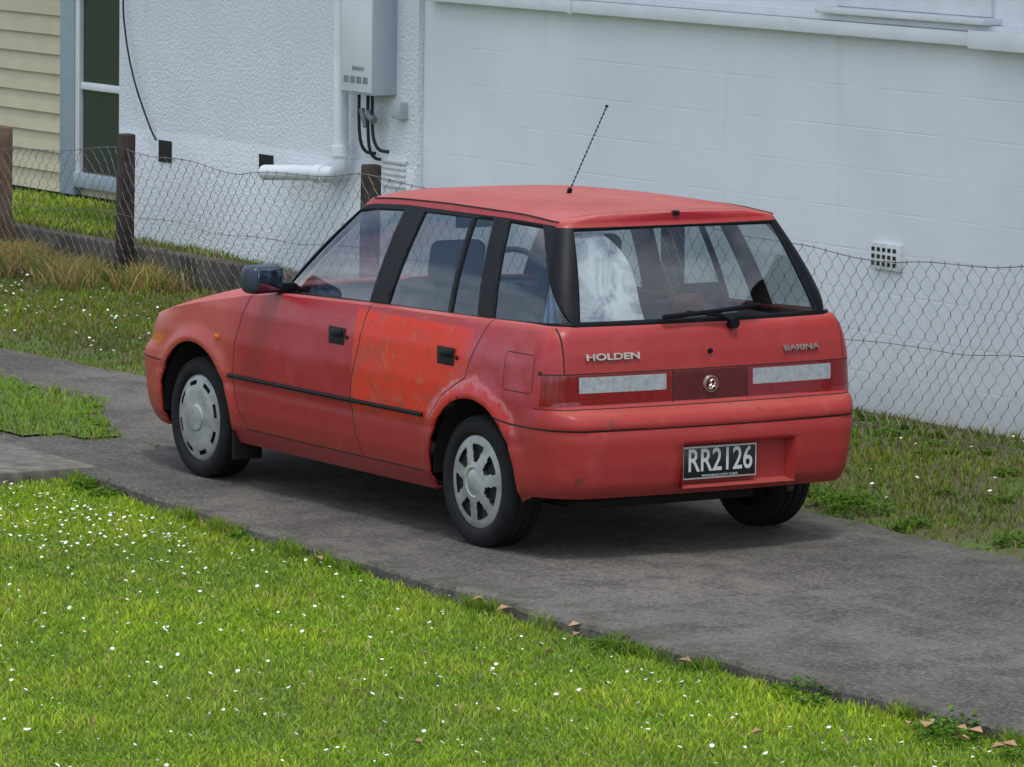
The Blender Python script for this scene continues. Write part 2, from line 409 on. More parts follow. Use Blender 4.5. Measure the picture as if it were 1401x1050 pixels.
disc('round_badge_inner',(-.602,0,.705),.030,'-x',.004,M_panel,car)
bxx=-.607
tube('round_badge_lion',curve_pts([(bxx,-.018,.688),(bxx,-.010,.700),(bxx,-.012,.715),(bxx,.0,.724),(bxx,.012,.716),(bxx,.006,.706),(bxx,.016,.698)],5),.0045,M_chrome,car,6)
tube('round_badge_lion_leg',curve_pts([(bxx,-.012,.700),(bxx,.002,.692),(bxx,.004,.684)],5),.004,M_chrome,car,6)
disc('round_badge_ball',(bxx,.013,.690),.008,'-x',.006,M_chrome,car,12)
text('badge_lettering','HOLDEN',.052,M_chrome,car,(xr_at(.836)+.010,.470,.836),(-.062,-1,0),(.11,0,1),.005,1.20,.70,.0014)
text('badge_lettering_small','BARINA',.046,simple('badge_dark_metal',(.36,.28,.26),.4,metal=.5),car,(xr_at(.832)+.007,-.465,.832),(.062,-1,0),(.11,0,1),.005,1.15,.68,.0008)
disc('hatch_lock',(-.586,.0,.84),.011,'-x',.008,M_black,car)
tube('rear_wiper_arm',[(-.562,-.12,.955),(-.575,-.05,.985),(-.56,.10,1.0)],.008,M_black,car)
tube('rear_wiper_blade',[(-.56,-.26,1.015),(-.566,-.02,.998),(-.563,.22,.985)],.011,M_black,car,6)
disc('wiper_pivot',(-.575,-.12,.948),.024,'-x',.03,M_black,car)
box('washer_nozzle',-.325,-.30,-.015,.015,1.375,1.395,M_black,car,.004)
box('high_stop_lamp',-.43,-.38,-.075,.075,.985,1.055,simple('stop_lamp',(.10,.02,.02),.3),car,.01)
def surf_y(x,z):
    return float(np.interp(z,WZ,WW))*float(taper(np.float64(x)))
M_mirg=simple('mirror_glass',(.16,.20,.28),.1,metal=1)
M_mirs=simple('mirror_shell_plastic',(.022,.034,.060),.35,var=.3)
for sgn in(1,-1):
    vv=[];ff=[]
    xs=np.linspace(2.035,.37,40)
    for x in xs:
        y=surf_y(x,.5); zc=.502+.012*(1-x/2)
        for dy,dz in((-.004,.011),(.007,.008),(.009,0),(.007,-.008),(-.004,-.011)): vv.append((x,sgn*(y+dy),zc+dz))
    for i in range(len(xs)-1):
        for k in range(4): ff.append((i*5+k,i*5+k+1,(i+1)*5+k+1,(i+1)*5+k))
    ff+= [tuple(range(5)),tuple(len(vv)-5+k for k in range(5))]
    from_data('side_moulding',vv,ff,car,[M_black],False)
    for hx,hz in((.215,.775),(1.10,.772)):
        y=surf_y(hx,hz)
        box('door_handle_pocket',hx-.072,hx+.062,sgn*y-.006,sgn*y+.005,hz-.038,hz+.038,M_gap,car,.005)
        box('door_handle',hx-.065,hx+.030,sgn*(y+.006)-.008,sgn*(y+.006)+.008,hz-.002,hz+.030,M_black,car,.007)
        disc('door_lock',(hx-.092,sgn*(y-.001),hz+.0),.009,'y' if sgn>0 else '-y',.012,M_black,car)
    y=surf_y(2.14,.66); box('side_indicator',2.12,2.158,sgn*y-.012,sgn*y+.008,.650,.676,M_amber,car,.006)
    r=Matrix.Rotation(sgn*math.radians(12),3,'Z')
    box('door_mirror_shell',1.60,1.71,sgn*.84-.09,sgn*.84+.09,.905,1.03,M_mirs,car,.034,4,r)
    box('door_mirror_arm',1.63,1.72,min(sgn*.68,sgn*.78),max(sgn*.68,sgn*.78),.905,.95,M_black,car,.012)
    box('door_mirror_glass',1.594,1.602,sgn*.84-.07,sgn*.84+.07,.922,1.014,M_mirg,car,.003,2,r,(1.65,sgn*.84,.967))
    box('mud_flap',2.025,2.035,min(sgn*.62,sgn*.77),max(sgn*.62,sgn*.77),.12,.30,M_gap,car,.004)
for sgn in(1,-1):
    pts=[(float(a),sgn*(float(b)+.001),float(c)+.001) for a,b,c in zip(tx,ty,tz) if -.27<a<1.2][::3]
    tube('roof_rail_seam',pts,.0035,M_gap,car,5)
M_ant=simple('antenna_rubber',(.035,.035,.04),.6)
tube('antenna_base',[(.50,0,1.395),(.485,0,1.425)],.011,M_black,car,10)
ap=[];a0=Vector((.487,0,1.42));a1=Vector((.215,0,1.79))
for i in range(80): ap.append(a0.lerp(a1,i/79))
tube('antenna_mast',ap,.003,M_ant,car,8,[.0018+.0020*(i%4<2) for i in range(80)])
disc('antenna_tip',(.213,0,1.793),.006,'-x',.010,M_black,car)
box('floor_pan',-.30,2.85,-.68,.68,.225,.245,M_gap,car)
box('rear_floor',-.56,-.30,-.62,.62,.29,.31,M_gap,car)
box('fuel_tank',-.35,.55,-.4,.5,.18,.22,M_gap,car,.015)
box('gearbox',1.9,2.7,-.45,.45,.16,.23,M_gap,car,.02)
tube('rear_axle',[(.02,-.62,.24),(.02,.62,.24)],.03,M_gap,car)
tube('exhaust_pipe',[(1.9,-.1,.20),(.2,-.38,.21),(-.3,-.40,.25),(-.58,-.42,.25)],.02,simple('exhaust_steel',(.05,.04,.03),.6,metal=.6),car)
for cx in(0,2.365):
    for sgn in(1,-1):
        vv=[];ff=[];n=24
        for i in range(n+1):
            a=-.05+(math.pi+.1)*i/n
            for yv in(.755,.42): vv.append((cx+.345*math.cos(a),sgn*yv,.285+.345*math.sin(a)))
        for i in range(n): ff.append((2*i,2*i+1,2*i+3,2*i+2))
        vv.append((cx,sgn*.42,.285));c=len(vv)-1
        for i in range(n): ff.append((2*i+1,c,2*i+3))
        from_data('wheel_well',vv,ff,car,[M_gap],True)
def lathe(profile,n,name,mat,parent,cx,cy,cz,sgn):
    vv=[];ff=[];m=len(profile)
    for i in range(n):
        a=2*math.pi*i/n
        for r,y in profile: vv.append((cx+r*math.cos(a),cy+sgn*y,cz+r*math.sin(a)))
    for i in range(n):
        for k in range(m-1):
            ff.append((i*m+k,i*m+k+1,((i+1)%n)*m+k+1,((i+1)%n)*m+k))
    o=from_data(name,vv,ff,parent,[mat],True); o.data.set_sharp_from_angle(angle=math.radians(50)); return o
tyre=[(.185,-.085),(.20,-.09),(.245,-.088),(.268,-.078),(.274,-.06),(.275,-.045),(.270,-.043),(.270,-.038),(.2755,-.036),(.276,-.012),(.270,-.010),(.270,-.004),(.276,-.002),(.2755,.03),(.270,.032),(.270,.037),(.275,.04),(.273,.058),(.266,.072),(.255,.078),(.254,.0755),(.246,.082),(.225,.084),(.210,.082),(.202,.078),(.195,.066),(.185,.06)]
def hubcap(cx,cy,cz,sgn,kind):
    ns=7 if kind==0 else 8; per=16; n=ns*per
    if kind==0:
        rs=[0,.012,.05,.056,.062,.070,.085,.10,.115,.13,.145,.158,.163,.180,.192,.196]
        hf=lambda r:np.interp(r,[0,.05,.056,.062,.07,.12,.165,.19,.196],[.006,.004,.0,.006,.004,-.004,-.010,-.012,-.022])
        hole=lambda r,f:(.082<r<.160) and abs(f-.5)<(.17+.17*(r-.082)/.078)
    else:
        rs=[0,.03,.055,.062,.08,.10,.12,.135,.142,.15,.158,.165,.17,.185,.196,.2]
        hf=lambda r:np.interp(r,[0,.055,.062,.13,.165,.19,.2],[.012,.010,.004,.002,-.006,-.010,-.022])
        hole=lambda r,f:(.146<r<.168) and abs(f-.5)<.22
    vv=[];ff=[];mi=[];ph=.3 if kind==0 else .1
    verts={}
    def vert(i,k,dep):
        key=(i%n,k,dep)
        if key not in verts:
            a=2*math.pi*(i%n)/n+ph; r=rs[k]
            y=float(hf(r))+(-.022 if dep else 0)
            verts[key]=len(vv); vv.append((cx+r*math.cos(a),cy+sgn*(.083+y),cz+r*math.sin(a)))
        return verts[key]
    H=lambda i,k: 0<=k<len(rs)-1 and hole((rs[k]+rs[k+1])/2,((i%n)%per+.5)/per)
    for i in range(n):
        for k in range(len(rs)-1):
            h=H(i,k); q=(vert(i,k,h),vert(i,k+1,h),vert(i+1,k+1,h),vert(i+1,k,h))
            ff.append(q);mi.append(1 if h else 0)
            if h:
                for (di,dk,e) in((-1,0,((i,k),(i,k+1))),(1,0,((i+1,k),(i+1,k+1))),(0,-1,((i,k),(i+1,k))),(0,1,((i,k+1),(i+1,k+1)))):
                    if not H(i+di,k+dk):
                        a,b=e; ff.append((vert(*a,0),vert(*b,0),vert(*b,1),vert(*a,1)));mi.append(1)
    o=from_data('hubcap',vv,ff,car,[M_cap,M_disc],True); o.data.polygons.foreach_set('material_index',mi); o.data.set_sharp_from_angle(angle=math.radians(35))
for cx,kind in((0,0),(2.365,1)):
    for sgn in(1,-1):
        cy=sgn*.682
        lathe(tyre,64,'tyre',M_tyre,car,cx,cy,.272,sgn)
        lathe([(.001,-.02),(.19,-.02),(.19,.06),(.001,.055)],40,'wheel_rim',M_disc,car,cx,cy,.272,sgn)
        hubcap(cx,cy,.272,sgn,kind)
# interior
box('dashboard',1.45,1.85,-.66,.66,.62,.905,M_int,car,.05,3)
box('parcel_shelf',-.42,-.02,-.60,.60,.84,.86,M_int,car,.01)
box('cabin_floor',-.4,1.8,-.68,.68,.27,.30,M_int,car)
def seat(x,y,w,hh,tilt,name):
    box(name+'_cushion',x,x+.48,y-w/2,y+w/2,.36,.53,M_seat,car,.05,3)
    r=Matrix.Rotation(-tilt,3,'Y')
    box(name+'_back',x-.06,x+.07,y-w/2,y+w/2,.48,hh,M_seat,car,.05,4,r,(x,y,.5))
    return r
for y in(.35,-.35):
    r=seat(.98,y,.47,1.04,.22,'front_seat')
    box('headrest',.92,1.01,y-.13,y+.13,1.03,1.21,M_seat,car,.04,4,r,(.98,y,.5))
r=seat(.12,0,1.15,.98,.3,'rear_seat')
for y in(.33,-.33): box('rear_headrest',.08,.16,y-.12,y+.12,.97,1.08,M_seat,car,.035,4,r,(.12,y,.5))
vv=[];ff=[]
n=32;m=8
sw=Matrix.Translation((1.42,-.35,.90))@Matrix.Rotation(math.radians(-65),4,'Y')
for i in range(n):
    for k in range(m):
        a=2*math.pi*i/n;b=2*math.pi*k/m;R=.185+.014*math.cos(b)
        vv.append(sw@Vector((R*math.cos(a),R*math.sin(a),.014*math.sin(b))))
for i in range(n):
    for k in range(m): ff.append((i*m+k,((i+1)%n)*m+k,((i+1)%n)*m+(k+1)%m,i*m+(k+1)%m))
from_data('steering_wheel',vv,ff,car,[M_int],True)
tube('steering_column',[(1.42,-.35,.90),(1.6,-.35,.82)],.03,M_int,car)
box('parcel_on_shelf',-.34,-.12,-.50,-.25,.86,.95,M_int,car,.02)
box('box_on_shelf',-.40,-.22,-.12,.06,.86,1.02,M_int,car,.015)
cloth=simple('blue_cloth',(.22,.34,.55),.9,var=.3)
v=[];f=[]
for i in range(9):
    for k in range(9):
        a=i/8;b=k/8; v.append((-.30+.12*a+.03*b,.575-.07*b-.02*math.sin(a*9),.90+.33*b*(1-.25*a)+.015*math.sin(a*12)))
for i in range(8):
    for k in range(8): f.append((i*9+k,(i+1)*9+k,(i+1)*9+k+1,i*9+k+1))
from_data('hanging_cloth',v,f,car,[cloth],True)
ts=NT('painted_glass_reflection'); cs_=ts.mix(ts.ramp(ts.noise(5,5,.65,dist=1.),.40,.60),(.30,.31,.40),(.90,.91,.94)); bs_=ts.bsdf(Base_Color=cs_,Roughness=.45); ts.put(bs_.inputs['Normal'],ts.bump(ts.noise(7,4,.6,dist=.8),.5,.02))  # pale cloudy reflection of the rear glass, painted on an added sheet behind it
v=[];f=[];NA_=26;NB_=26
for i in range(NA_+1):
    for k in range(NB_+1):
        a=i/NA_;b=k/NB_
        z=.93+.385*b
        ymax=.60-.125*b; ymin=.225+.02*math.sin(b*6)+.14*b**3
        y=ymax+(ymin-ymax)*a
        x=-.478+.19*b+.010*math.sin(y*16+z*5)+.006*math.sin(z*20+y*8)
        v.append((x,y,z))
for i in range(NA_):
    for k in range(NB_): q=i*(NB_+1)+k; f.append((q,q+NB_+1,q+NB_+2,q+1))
from_data('rear_reflection_sheet',v,f,car,[ts.m],True)
box('rear_view_mirror',1.22,1.235,-.11,.11,1.20,1.26,M_int,car,.01)

# ---------------- GROUND ----------------
def smooth(a,b,x): t=np.clip((x-a)/(b-a),0,1); return t*t*(3-2*t)
def hgt(x,y):
    x=np.asarray(x,float);y=np.asarray(y,float)
    z=-.055+.06*smooth(-1.0,-1.2,y)
    z=z+.03*smooth(-1.6,-3,y)*smooth(2.5,0,x)
    z=z+.03*smooth(-1.6,-2.9,y)*smooth(4,8,x)+.20*smooth(-3.10,-3.2,y)*smooth(5,10,x)
    z=z-.02*smooth(3,6,y)
    return z
def edge_near(x): return np.interp(x,[-14,-4.2,-3.2,-2.1,-.74,.5,2.7,2.9],[1.25,1.31,1.38,1.44,1.39,1.34,1.14,1.10])+.012*np.sin(x*7.3)+.008*np.sin(x*17.1+1)
def edge_far(x): return np.interp(x,[-14,-1.3,-.6,.2,3,5.9,7.4,16],[-1.12,-1.09,-1.05,-1.12,-1.05,-.90,-.78,-.7])+.02*np.sin(x*3.3)+.012*np.sin(x*11)
def median(x,y):
    x=np.asarray(x);y=np.asarray(y); return (y>-.13+.02*np.sin(x*5))&((x-3.55)*.55/1.2+(y-.52)*1.0>.0+.03*np.sin(y*9))&((x-3.6)>(y-.5)*.8+.03*np.sin(y*8))
xs=np.concatenate([[-250,-120,-60,-30],np.arange(-20,20.01,.3),[30,60,120,250]]);ys=np.concatenate([[-250,-100,-40,-15,-8],np.arange(-5.,7,.1),[9,14,30,60,120,250]])
X,Y=np.meshgrid(xs,ys,indexing='ij');Z=hgt(X,Y)
v=np.stack([X.ravel(),Y.ravel(),Z.ravel()],1);ny=len(ys)
f=[(i*ny+k,(i+1)*ny+k,(i+1)*ny+k+1,i*ny+k+1) for i in range(len(xs)-1) for k in range(ny-1)]
t=NT('soil_and_turf')
n1=t.noise(2.2,5,.6);n2=t.noise(25,4,.7)
c=t.mix(t.ramp(n2,.35,.65),(.05,.10,.012),(.11,.20,.02)); c=t.mix(t.math('MULTIPLY',t.ramp(n1,.5,.65),.4),c,(.12,.11,.04))
x_,y_,z_=t.xyz(); farm=t.math('MULTIPLY',t.ramp(y_,-1.0,-1.2),t.ramp(n1,.35,.5)); c=t.mix(t.math('MULTIPLY',farm,.7),c,(.095,.072,.042))
b=t.bsdf(Base_Color=c,Roughness=.95); t.put(b.inputs['Normal'],t.bump(n2,.8,.03))
from_data('ground',v,f,None,[t.m],True)
t=NT('weathered_driveway')
n0=t.noise(.7,5,.6);n1=t.noise(4,6,.65);n2=t.noise(42,5,.75);n3=t.noise(130,3,.6)
c=t.mix(t.ramp(n0,.38,.62),(.078,.071,.060),(.155,.143,.122))
c=t.mix(t.math('MULTIPLY',t.ramp(n1,.46,.62),.7),c,(.045,.041,.035))
c=t.mix(t.math('MULTIPLY',t.ramp(n2,.50,.62),.5),c,(.27,.25,.21)); c=t.mix(t.math('MULTIPLY',t.ramp(n2,.46,.36),.6),c,(.03,.028,.024)); c=t.mix(t.math('MULTIPLY',t.ramp(n3,.55,.62),.7),c,(.024,.023,.020))
st=t.noise(3.0,5,.6,t.map((.35,3,1))); c=t.mix(t.math('MULTIPLY',t.ramp(st,.55,.7),.35),c,(.20,.185,.155))
x_,y_,z_=t.xyz(); under_car_shade=t.math('MULTIPLY',t.box(x_,y_,.0,2.6,-.7,.8,.45),t.ramp(n1,.30,.55)); c=t.mix(t.math('MULTIPLY',under_car_shade,.65),c,(.022,.020,.019))  # shadow beneath the car deepened by darkening the driveway colour
moss=t.math('MULTIPLY',t.ramp(t.math('ABSOLUTE',t.math('SUBTRACT',y_,.15)),.95,1.25),t.ramp(n1,.42,.56)); c=t.mix(t.math('MULTIPLY',moss,.55),c,(.05,.052,.026))
b=t.bsdf(Base_Color=c,Roughness=.92); t.put(b.inputs['Normal'],t.bump(t.math('ADD',n2,t.math('MULTIPLY',n3,.6)),.9,.010))
M_drive=t.m
xs=np.linspace(-14,16,601);v=[];f=[]
for i,x in enumerate(xs):
    a=float(edge_near(min(x,2.9)));b_=float(edge_far(x))
    a+=random.uniform(-.010,.010)
    for yv,zv in((a+.008,-.10),(a+.003,-.014),(a-.012,0),(a-.5,.004),((a+b_)/2,.004),(b_+.3,.002),(b_,0),(b_,-.08)): v.append((x,yv,zv))
for i in range(len(xs)-1):
    for k in range(7): f.append((i*8+k,i*8+k+1,(i+1)*8+k+1,(i+1)*8+k))
from_data('driveway',v,f,None,[M_drive],False)
t2=simple('path_concrete',(.135,.126,.105),.95,var=.45,scale=12,bump=.6)
box('side_path',2.86,3.95,1.0,9,-.1,.006,t2,None,.012)
v=[];f=[];nx,ny=60,50
X,Y=np.meshgrid(np.linspace(3.3,16,nx),np.linspace(-.2,3.2,ny),indexing='ij')
ok=median(X,Y);v=np.stack([X.ravel(),Y.ravel(),np.full(X.size,.013)],1)
f=[(i*ny+k,(i+1)*ny+k,(i+1)*ny+k+1,i*ny+k+1) for i in range(nx-1) for k in range(ny-1) if ok[i,k] and ok[i+1,k+1] and ok[i+1,k] and ok[i,k+1]]
from_data('turf_strip',v,f,None,[D.materials['soil_and_turf']],True)

def blades(name,px,py,pz,hmin,hmax,wid,cols,weights,lean=.7,mat=None):
    n=len(px);h=rng.uniform(hmin,hmax,n);a=rng.uniform(0,2*np.pi,n);la=rng.uniform(0,2*np.pi,n);ln=rng.uniform(.1,lean,n)*h
    pt=.5+.5*np.sin(px*1.7+1.3*np.sin(py*1.1))*np.sin(py*2.1+px*.6)
    pt2=.5+.5*np.sin(px*5.3+2*np.sin(py*4.1))*np.sin(py*6.1+px*2.6)
    pt3=.5+.5*np.sin(px*13+3*np.sin(py*7.7))*np.sin(py*15+2*np.sin(px*9))
    h=h*(.7+.35*pt2+.3*pt3)
    w=wid*rng.uniform(.6,1.3,n)
    bx_=np.cos(a)*w/2;by_=np.sin(a)*w/2;dx=np.cos(la)*ln;dy=np.sin(la)*ln
    P=np.zeros((n,5,3))
    P[:,0]=np.stack([px-bx_,py-by_,pz],1);P[:,1]=np.stack([px+bx_,py+by_,pz],1)
    mx=px+dx*.4;my=py+dy*.4;mz=pz+h*.6
    P[:,2]=np.stack([mx+bx_*.8,my+by_*.8,mz],1);P[:,3]=np.stack([mx-bx_*.8,my-by_*.8,mz],1)
    P[:,4]=np.stack([px+dx,py+dy,pz+h*.95],1)
    me=D.meshes.new(name);me.vertices.add(n*5);me.vertices.foreach_set('co',P.ravel())
    base=np.arange(n)*5
    loops=np.stack([base,base+1,base+2,base+3,base+3,base+2,base+4],1).ravel()
    me.loops.add(n*7);me.loops.foreach_set('vertex_index',loops.astype(np.int32))
    ls=np.stack([np.arange(n)*7,np.arange(n)*7+4],1).ravel();lt=np.tile([4,3],n)
    me.polygons.add(n*2);me.polygons.foreach_set('loop_start',ls.astype(np.int32));me.polygons.foreach_set('loop_total',lt.astype(np.int32))
    me.update()
    cols=np.array(cols);ci=rng.choice(len(cols),n,p=weights);c=cols[ci]*rng.uniform(.7,1.3,(n,1))
    c=c*(.70+.30*pt[:,None]+.20*pt2[:,None]+.18*pt3[:,None])
    c=c*np.stack([.92+.2*pt2,np.ones(n),1.3-.5*pt],1)
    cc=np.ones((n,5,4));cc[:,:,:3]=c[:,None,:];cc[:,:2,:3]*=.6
    at=me.color_attributes.new('tint','FLOAT_COLOR','POINT');at.data.foreach_set('color',cc.ravel())
    return mkobj(name,me,None,[mat])
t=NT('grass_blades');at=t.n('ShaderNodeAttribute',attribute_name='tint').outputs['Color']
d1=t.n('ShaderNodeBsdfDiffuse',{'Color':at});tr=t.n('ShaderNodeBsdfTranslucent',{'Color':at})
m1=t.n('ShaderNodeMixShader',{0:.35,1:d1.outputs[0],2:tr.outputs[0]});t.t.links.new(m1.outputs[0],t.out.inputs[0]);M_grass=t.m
G=[(.27,.41,.034),(.19,.31,.028),(.35,.48,.060),(.42,.41,.15),(.42,.32,.17)]
n=330000;px=rng.uniform(-6.6,4.6,n);py=rng.uniform(1.1,5.4,n)
k=(py>edge_near(np.minimum(px,2.9))+.02)&~((px>2.84)&(px<3.97))&~(median(px,py)&(py<3.2))&(px>-6.9+.54*py)&(py<2.4+(2.84-px)*.5);px,py=px[k],py[k]
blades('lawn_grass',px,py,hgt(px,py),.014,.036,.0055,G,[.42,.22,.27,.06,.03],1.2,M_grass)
n=10000;px=rng.uniform(-7,2.85,n);cl=(np.sin(px*2.3)+np.sin(px*5.1+1)+np.sin(px*11.7+2))>.2*rng.normal(size=n)+.7
px=px[cl];py=edge_near(px)+.02+np.abs(rng.normal(0,.03,len(px)))
blades('verge_grass',px,py,hgt(px,py),.04,.08,.005,[(.18,.30,.03),(.13,.23,.02),(.3,.3,.1)],[.5,.35,.15],1.,M_grass)
n=100000;px=rng.uniform(-4,15,n);py=rng.uniform(-3.4,-.7,n)
den=.55+.45*np.sin(px*1.9+np.sin(py*3)*1.5)*np.sin(py*2.7+px)
k=(py<edge_far(px)-.01)&(rng.uniform(size=n)<np.where(px>5,1,den*.8+.15));px,py=px[k],py[k]
blades('far_strip_grass',px,py,hgt(px,py),.018,.048,.007,[(.16,.25,.028),(.12,.19,.02),(.25,.24,.08),(.30,.22,.12)],[.40,.24,.21,.15],1.,M_grass)
n=60000;px=rng.uniform(3.3,16,n);py=rng.uniform(-.2,3.2,n);k=median(px,py)&(py<.2+(6.2-px)*.6+1.2);px,py=px[k],py[k]
blades('strip_grass',px,py,np.full(len(px),.01),.022,.052,.007,[(.2,.33,.03),(.15,.25,.025),(.27,.37,.05),(.33,.3,.12)],[.4,.3,.2,.1],1.,M_grass)
n=16000;px=rng.uniform(10.95,17,n);py=rng.uniform(-4.35,-3.24,n)
blades('yard_grass',px,py,hgt(px,py),.03,.06,.01,G,[.4,.2,.3,.07,.03],1.,M_grass)
cx=np.concatenate([rng.normal(10.5,.35,9),rng.normal(11.7,.6,14),rng.uniform(7.5,10,5)]);cy=rng.uniform(-2.9,-2.5,len(cx))
px=np.concatenate([rng.normal(a,.13,340) for a in cx]);py=np.concatenate([rng.normal(a,.08,340) for a in cy])
blades('dry_grass_clump',px,py,hgt(px,py),.05,.18,.007,[(.38,.27,.13),(.29,.18,.08),(.19,.25,.05)],[.35,.2,.45],1.4,M_grass)
def leaves(name,cs,n,R,H,size,cols,mat):
    V=[];F=[];C=[]
    for (cx,cy,s) in cs:
        for i in range(int(n*s)):
            a=rng.uniform(0,6.283);r=R*s*math.sqrt(rng.uniform());x=cx+r*math.cos(a);y=cy+r*math.sin(a);z=float(hgt(x,y))+H*s*rng.uniform(.1,1)*(1-.6*r/(R*s))
            th=rng.uniform(0,6.283);L=size*rng.uniform(.6,1.4);w=L*.35;dx,dy=math.cos(th),math.sin(th);ti=rng.uniform(-.3,.7)
            b=len(V);V+=[(x,y,z),(x+dx*L*.5-dy*w,y+dy*L*.5+dx*w,z+ti*L*.5+.004),(x+dx*L,y+dy*L,z+ti*L*.7),(x+dx*L*.5+dy*w,y+dy*L*.5-dx*w,z+ti*L*.5+.004)]
            F.append((b,b+1,b+2,b+3));c=cols[rng.integers(len(cols))];k=rng.uniform(.7,1.3);C+=[(c[0]*k,c[1]*k,c[2]*k,1)]*4
    me=D.meshes.new(name);me.from_pydata(V,[],F);me.update();at=me.color_attributes.new('tint','FLOAT_COLOR','POINT');at.data.foreach_set('color',np.array(C,float).ravel())
    return mkobj(name,me,None,[mat])
W=[(.08,.17,.02),(.10,.21,.025),(.13,.24,.04)]
cs=[(-2.15,1.47,.8),(-1.2,1.45,.35),(-3.25,1.42,.9),(-3.4,1.5,.5),(-4.05,1.36,1.),(-4.2,1.5,.8),(.9,1.36,.5),(.1,1.4,.4),(2.3,1.25,.6),(2.6,1.2,.6),(.05,-1.25,1.1),(.25,-1.3,1.),(.6,-1.35,.8),(-.4,-1.2,.6),(-1.0,-1.25,.6),(3.35,.45,.8),(3.6,.6,.6),(2.95,.95,.5),(3.2,.5,.4),(-4.6,1.4,.9)]
cs+=[(rng.uniform(-2.,4),rng.uniform(-3.3,-1.3),rng.uniform(.2,.6)) for _ in range(50)]
leaves('weeds',cs,200,.14,.09,.026,W,M_grass)
cs=[(rng.uniform(-6,3),rng.uniform(1.6,5),rng.uniform(.5,1.5)) for _ in range(240)]
leaves('clover_patch',cs,60,.2,.030,.014,[(.17,.32,.04),(.25,.42,.06)],M_grass)
M_daisy=simple('daisy_petals',(.75,.75,.72),.8,var=.05)
V=[];F=[]
def dais(x,y,z,r):
    b=len(V);tl=rng.uniform(-.5,.5,2);V.append((x,y,z))
    for k in range(7):
        a=k*6.283/7;V.append((x+r*math.cos(a),y+r*math.sin(a),z+r*(tl[0]*math.cos(a)+tl[1]*math.sin(a))))
    for k in range(7): F.append((b,b+1+k,b+1+(k+1)%7))
cnt=0
while cnt<1750:
    x=rng.uniform(-6,2.84);y=rng.uniform(1.45,5.2);p=.11+.89*math.exp(-((x-2.)**2)/1.6-((y-1.8)**2)/.45)
    if rng.uniform()>p: continue
    dais(x,y,float(hgt(x,y))+rng.uniform(.026,.04),rng.uniform(.0035,.009));cnt+=1
for _ in range(420):
    x=rng.uniform(5,12);y=rng.uniform(-2.5,-1.1);dais(x,y,float(hgt(x,y))+.05,rng.uniform(.005,.010))
for _ in range(90):
    x=rng.uniform(-3,3);y=rng.uniform(-3.2,-1.3);dais(x,y,float(hgt(x,y))+.05,rng.uniform(.005,.010))
from_data('daisies',V,F,None,[M_daisy])
V=[];F=[]
spots=[(-1.35,1.50),(-1.95,1.50),(-1.8,1.47),(-4.0,1.50),(-4.05,1.45),(-4.1,1.52),(-4.15,1.44),(-4.35,1.52),(-4.5,1.55),(-4.45,1.48),(-1.1,1.46),(-2.6,1.52),(.05,1.46),(-4.2,1.42)]
spots+=[(rng.uniform(-5,2),rng.uniform(1.6,4.6)) for _ in range(14)]
for i_,(x,y) in enumerate(spots):
    L=rng.uniform(.05,.09) if i_<14 else rng.uniform(.03,.05);th=rng.uniform(0,6.28);z=float(hgt(x,y))+.045;dx,dy=math.cos(th),math.sin(th);w=L*.3;b=len(V)
    V+=[(x,y,z),(x+dx*L*.5-dy*w,y+dy*L*.5+dx*w,z+.016),(x+dx*L,y+dy*L,z+.004),(x+dx*L*.5+dy*w,y+dy*L*.5-dx*w,z+.010),(x+dx*L*.5,y+dy*L*.5,z-.003)]
    F+=[(b,b+4,b+1),(b+4,b+2,b+1),(b,b+3,b+4),(b+4,b+3,b+2)]
from_data('fallen_leaves',V,F,None,[simple('dry_leaf',(.36,.22,.12),.8,var=.4,scale=15)])

# ---------------- HOUSE ----------------
house=empty('white_house')
WY=-3.43
def wallmat(name,rough_cast):
    t=NT(name);x,y,z=t.xyz()
    n1=t.noise(1.3,4,.6);n2=t.noise(14,4,.6)
    c=t.mix(t.ramp(n1,.3,.7),(.65,.685,.73),(.73,.76,.80))
    dirt=t.math('MULTIPLY',t.ramp(t.math('ADD',z,t.math('MULTIPLY',n2,.35)),.42,.10),.55);c=t.mix(dirt,c,(.36,.36,.32))
    streak=t.noise(2.5,4,.7,t.map((3.5,1,.25)));c=t.mix(t.math('MULTIPLY',t.ramp(streak,.58,.75),.18),c,(.45,.47,.48))
    if rough_cast:
        vo=t.n('ShaderNodeTexVoronoi',{'Vector':t.tc(),'Scale':60.}).outputs[0];nn=t.noise(38,4,.7)
        h=t.math('ADD',t.math('MULTIPLY',vo,-.5),nn);b=t.bsdf(Base_Color=c,Roughness=.85);t.put(b.inputs['Normal'],t.bump(h,.6,.017))
    else:
        vec=t.n('ShaderNodeCombineXYZ',{0:x,1:t.math('ADD',z,t.math('MULTIPLY',t.noise(1.1,2,.5),.006)),2:0.}).outputs[0]
        br=t.n('ShaderNodeTexBrick',{'Vector':vec,'Scale':1.,'Mortar Size':.006,'Mortar Smooth':.6,'Brick Width':.45,'Row Height':.205,'Color1':(1,1,1,1),'Color2':(1,1,1,1),'Mortar':(0,0,0,1)})
        fade=t.ramp(t.noise(2.,3,.6),.35,.65)
        h=t.math('ADD',t.math('MULTIPLY',br.outputs['Color'],t.math('MULTIPLY',fade,.20)),t.math('MULTIPLY',t.noise(45,3,.6),.12))
        h=t.math('ADD',h,t.math('MULTIPLY',n2,.25))
        b=t.bsdf(Base_Color=c,Roughness=.6);t.put(b.inputs['Normal'],t.bump(h,.6,.010))
    return t.m
M_rc=wallmat('roughcast_white',True);M_bl=wallmat('painted_block_white',False)
M_trim=simple('white_trim_paint',(.68,.71,.75),.5,var=.06,scale=6,bump=.1)
M_dark=simple('dark_opening',(.01,.01,.012),.9)
box('block_wall',-6,7.31,-9,WY,-.3,3.5,M_bl,house)
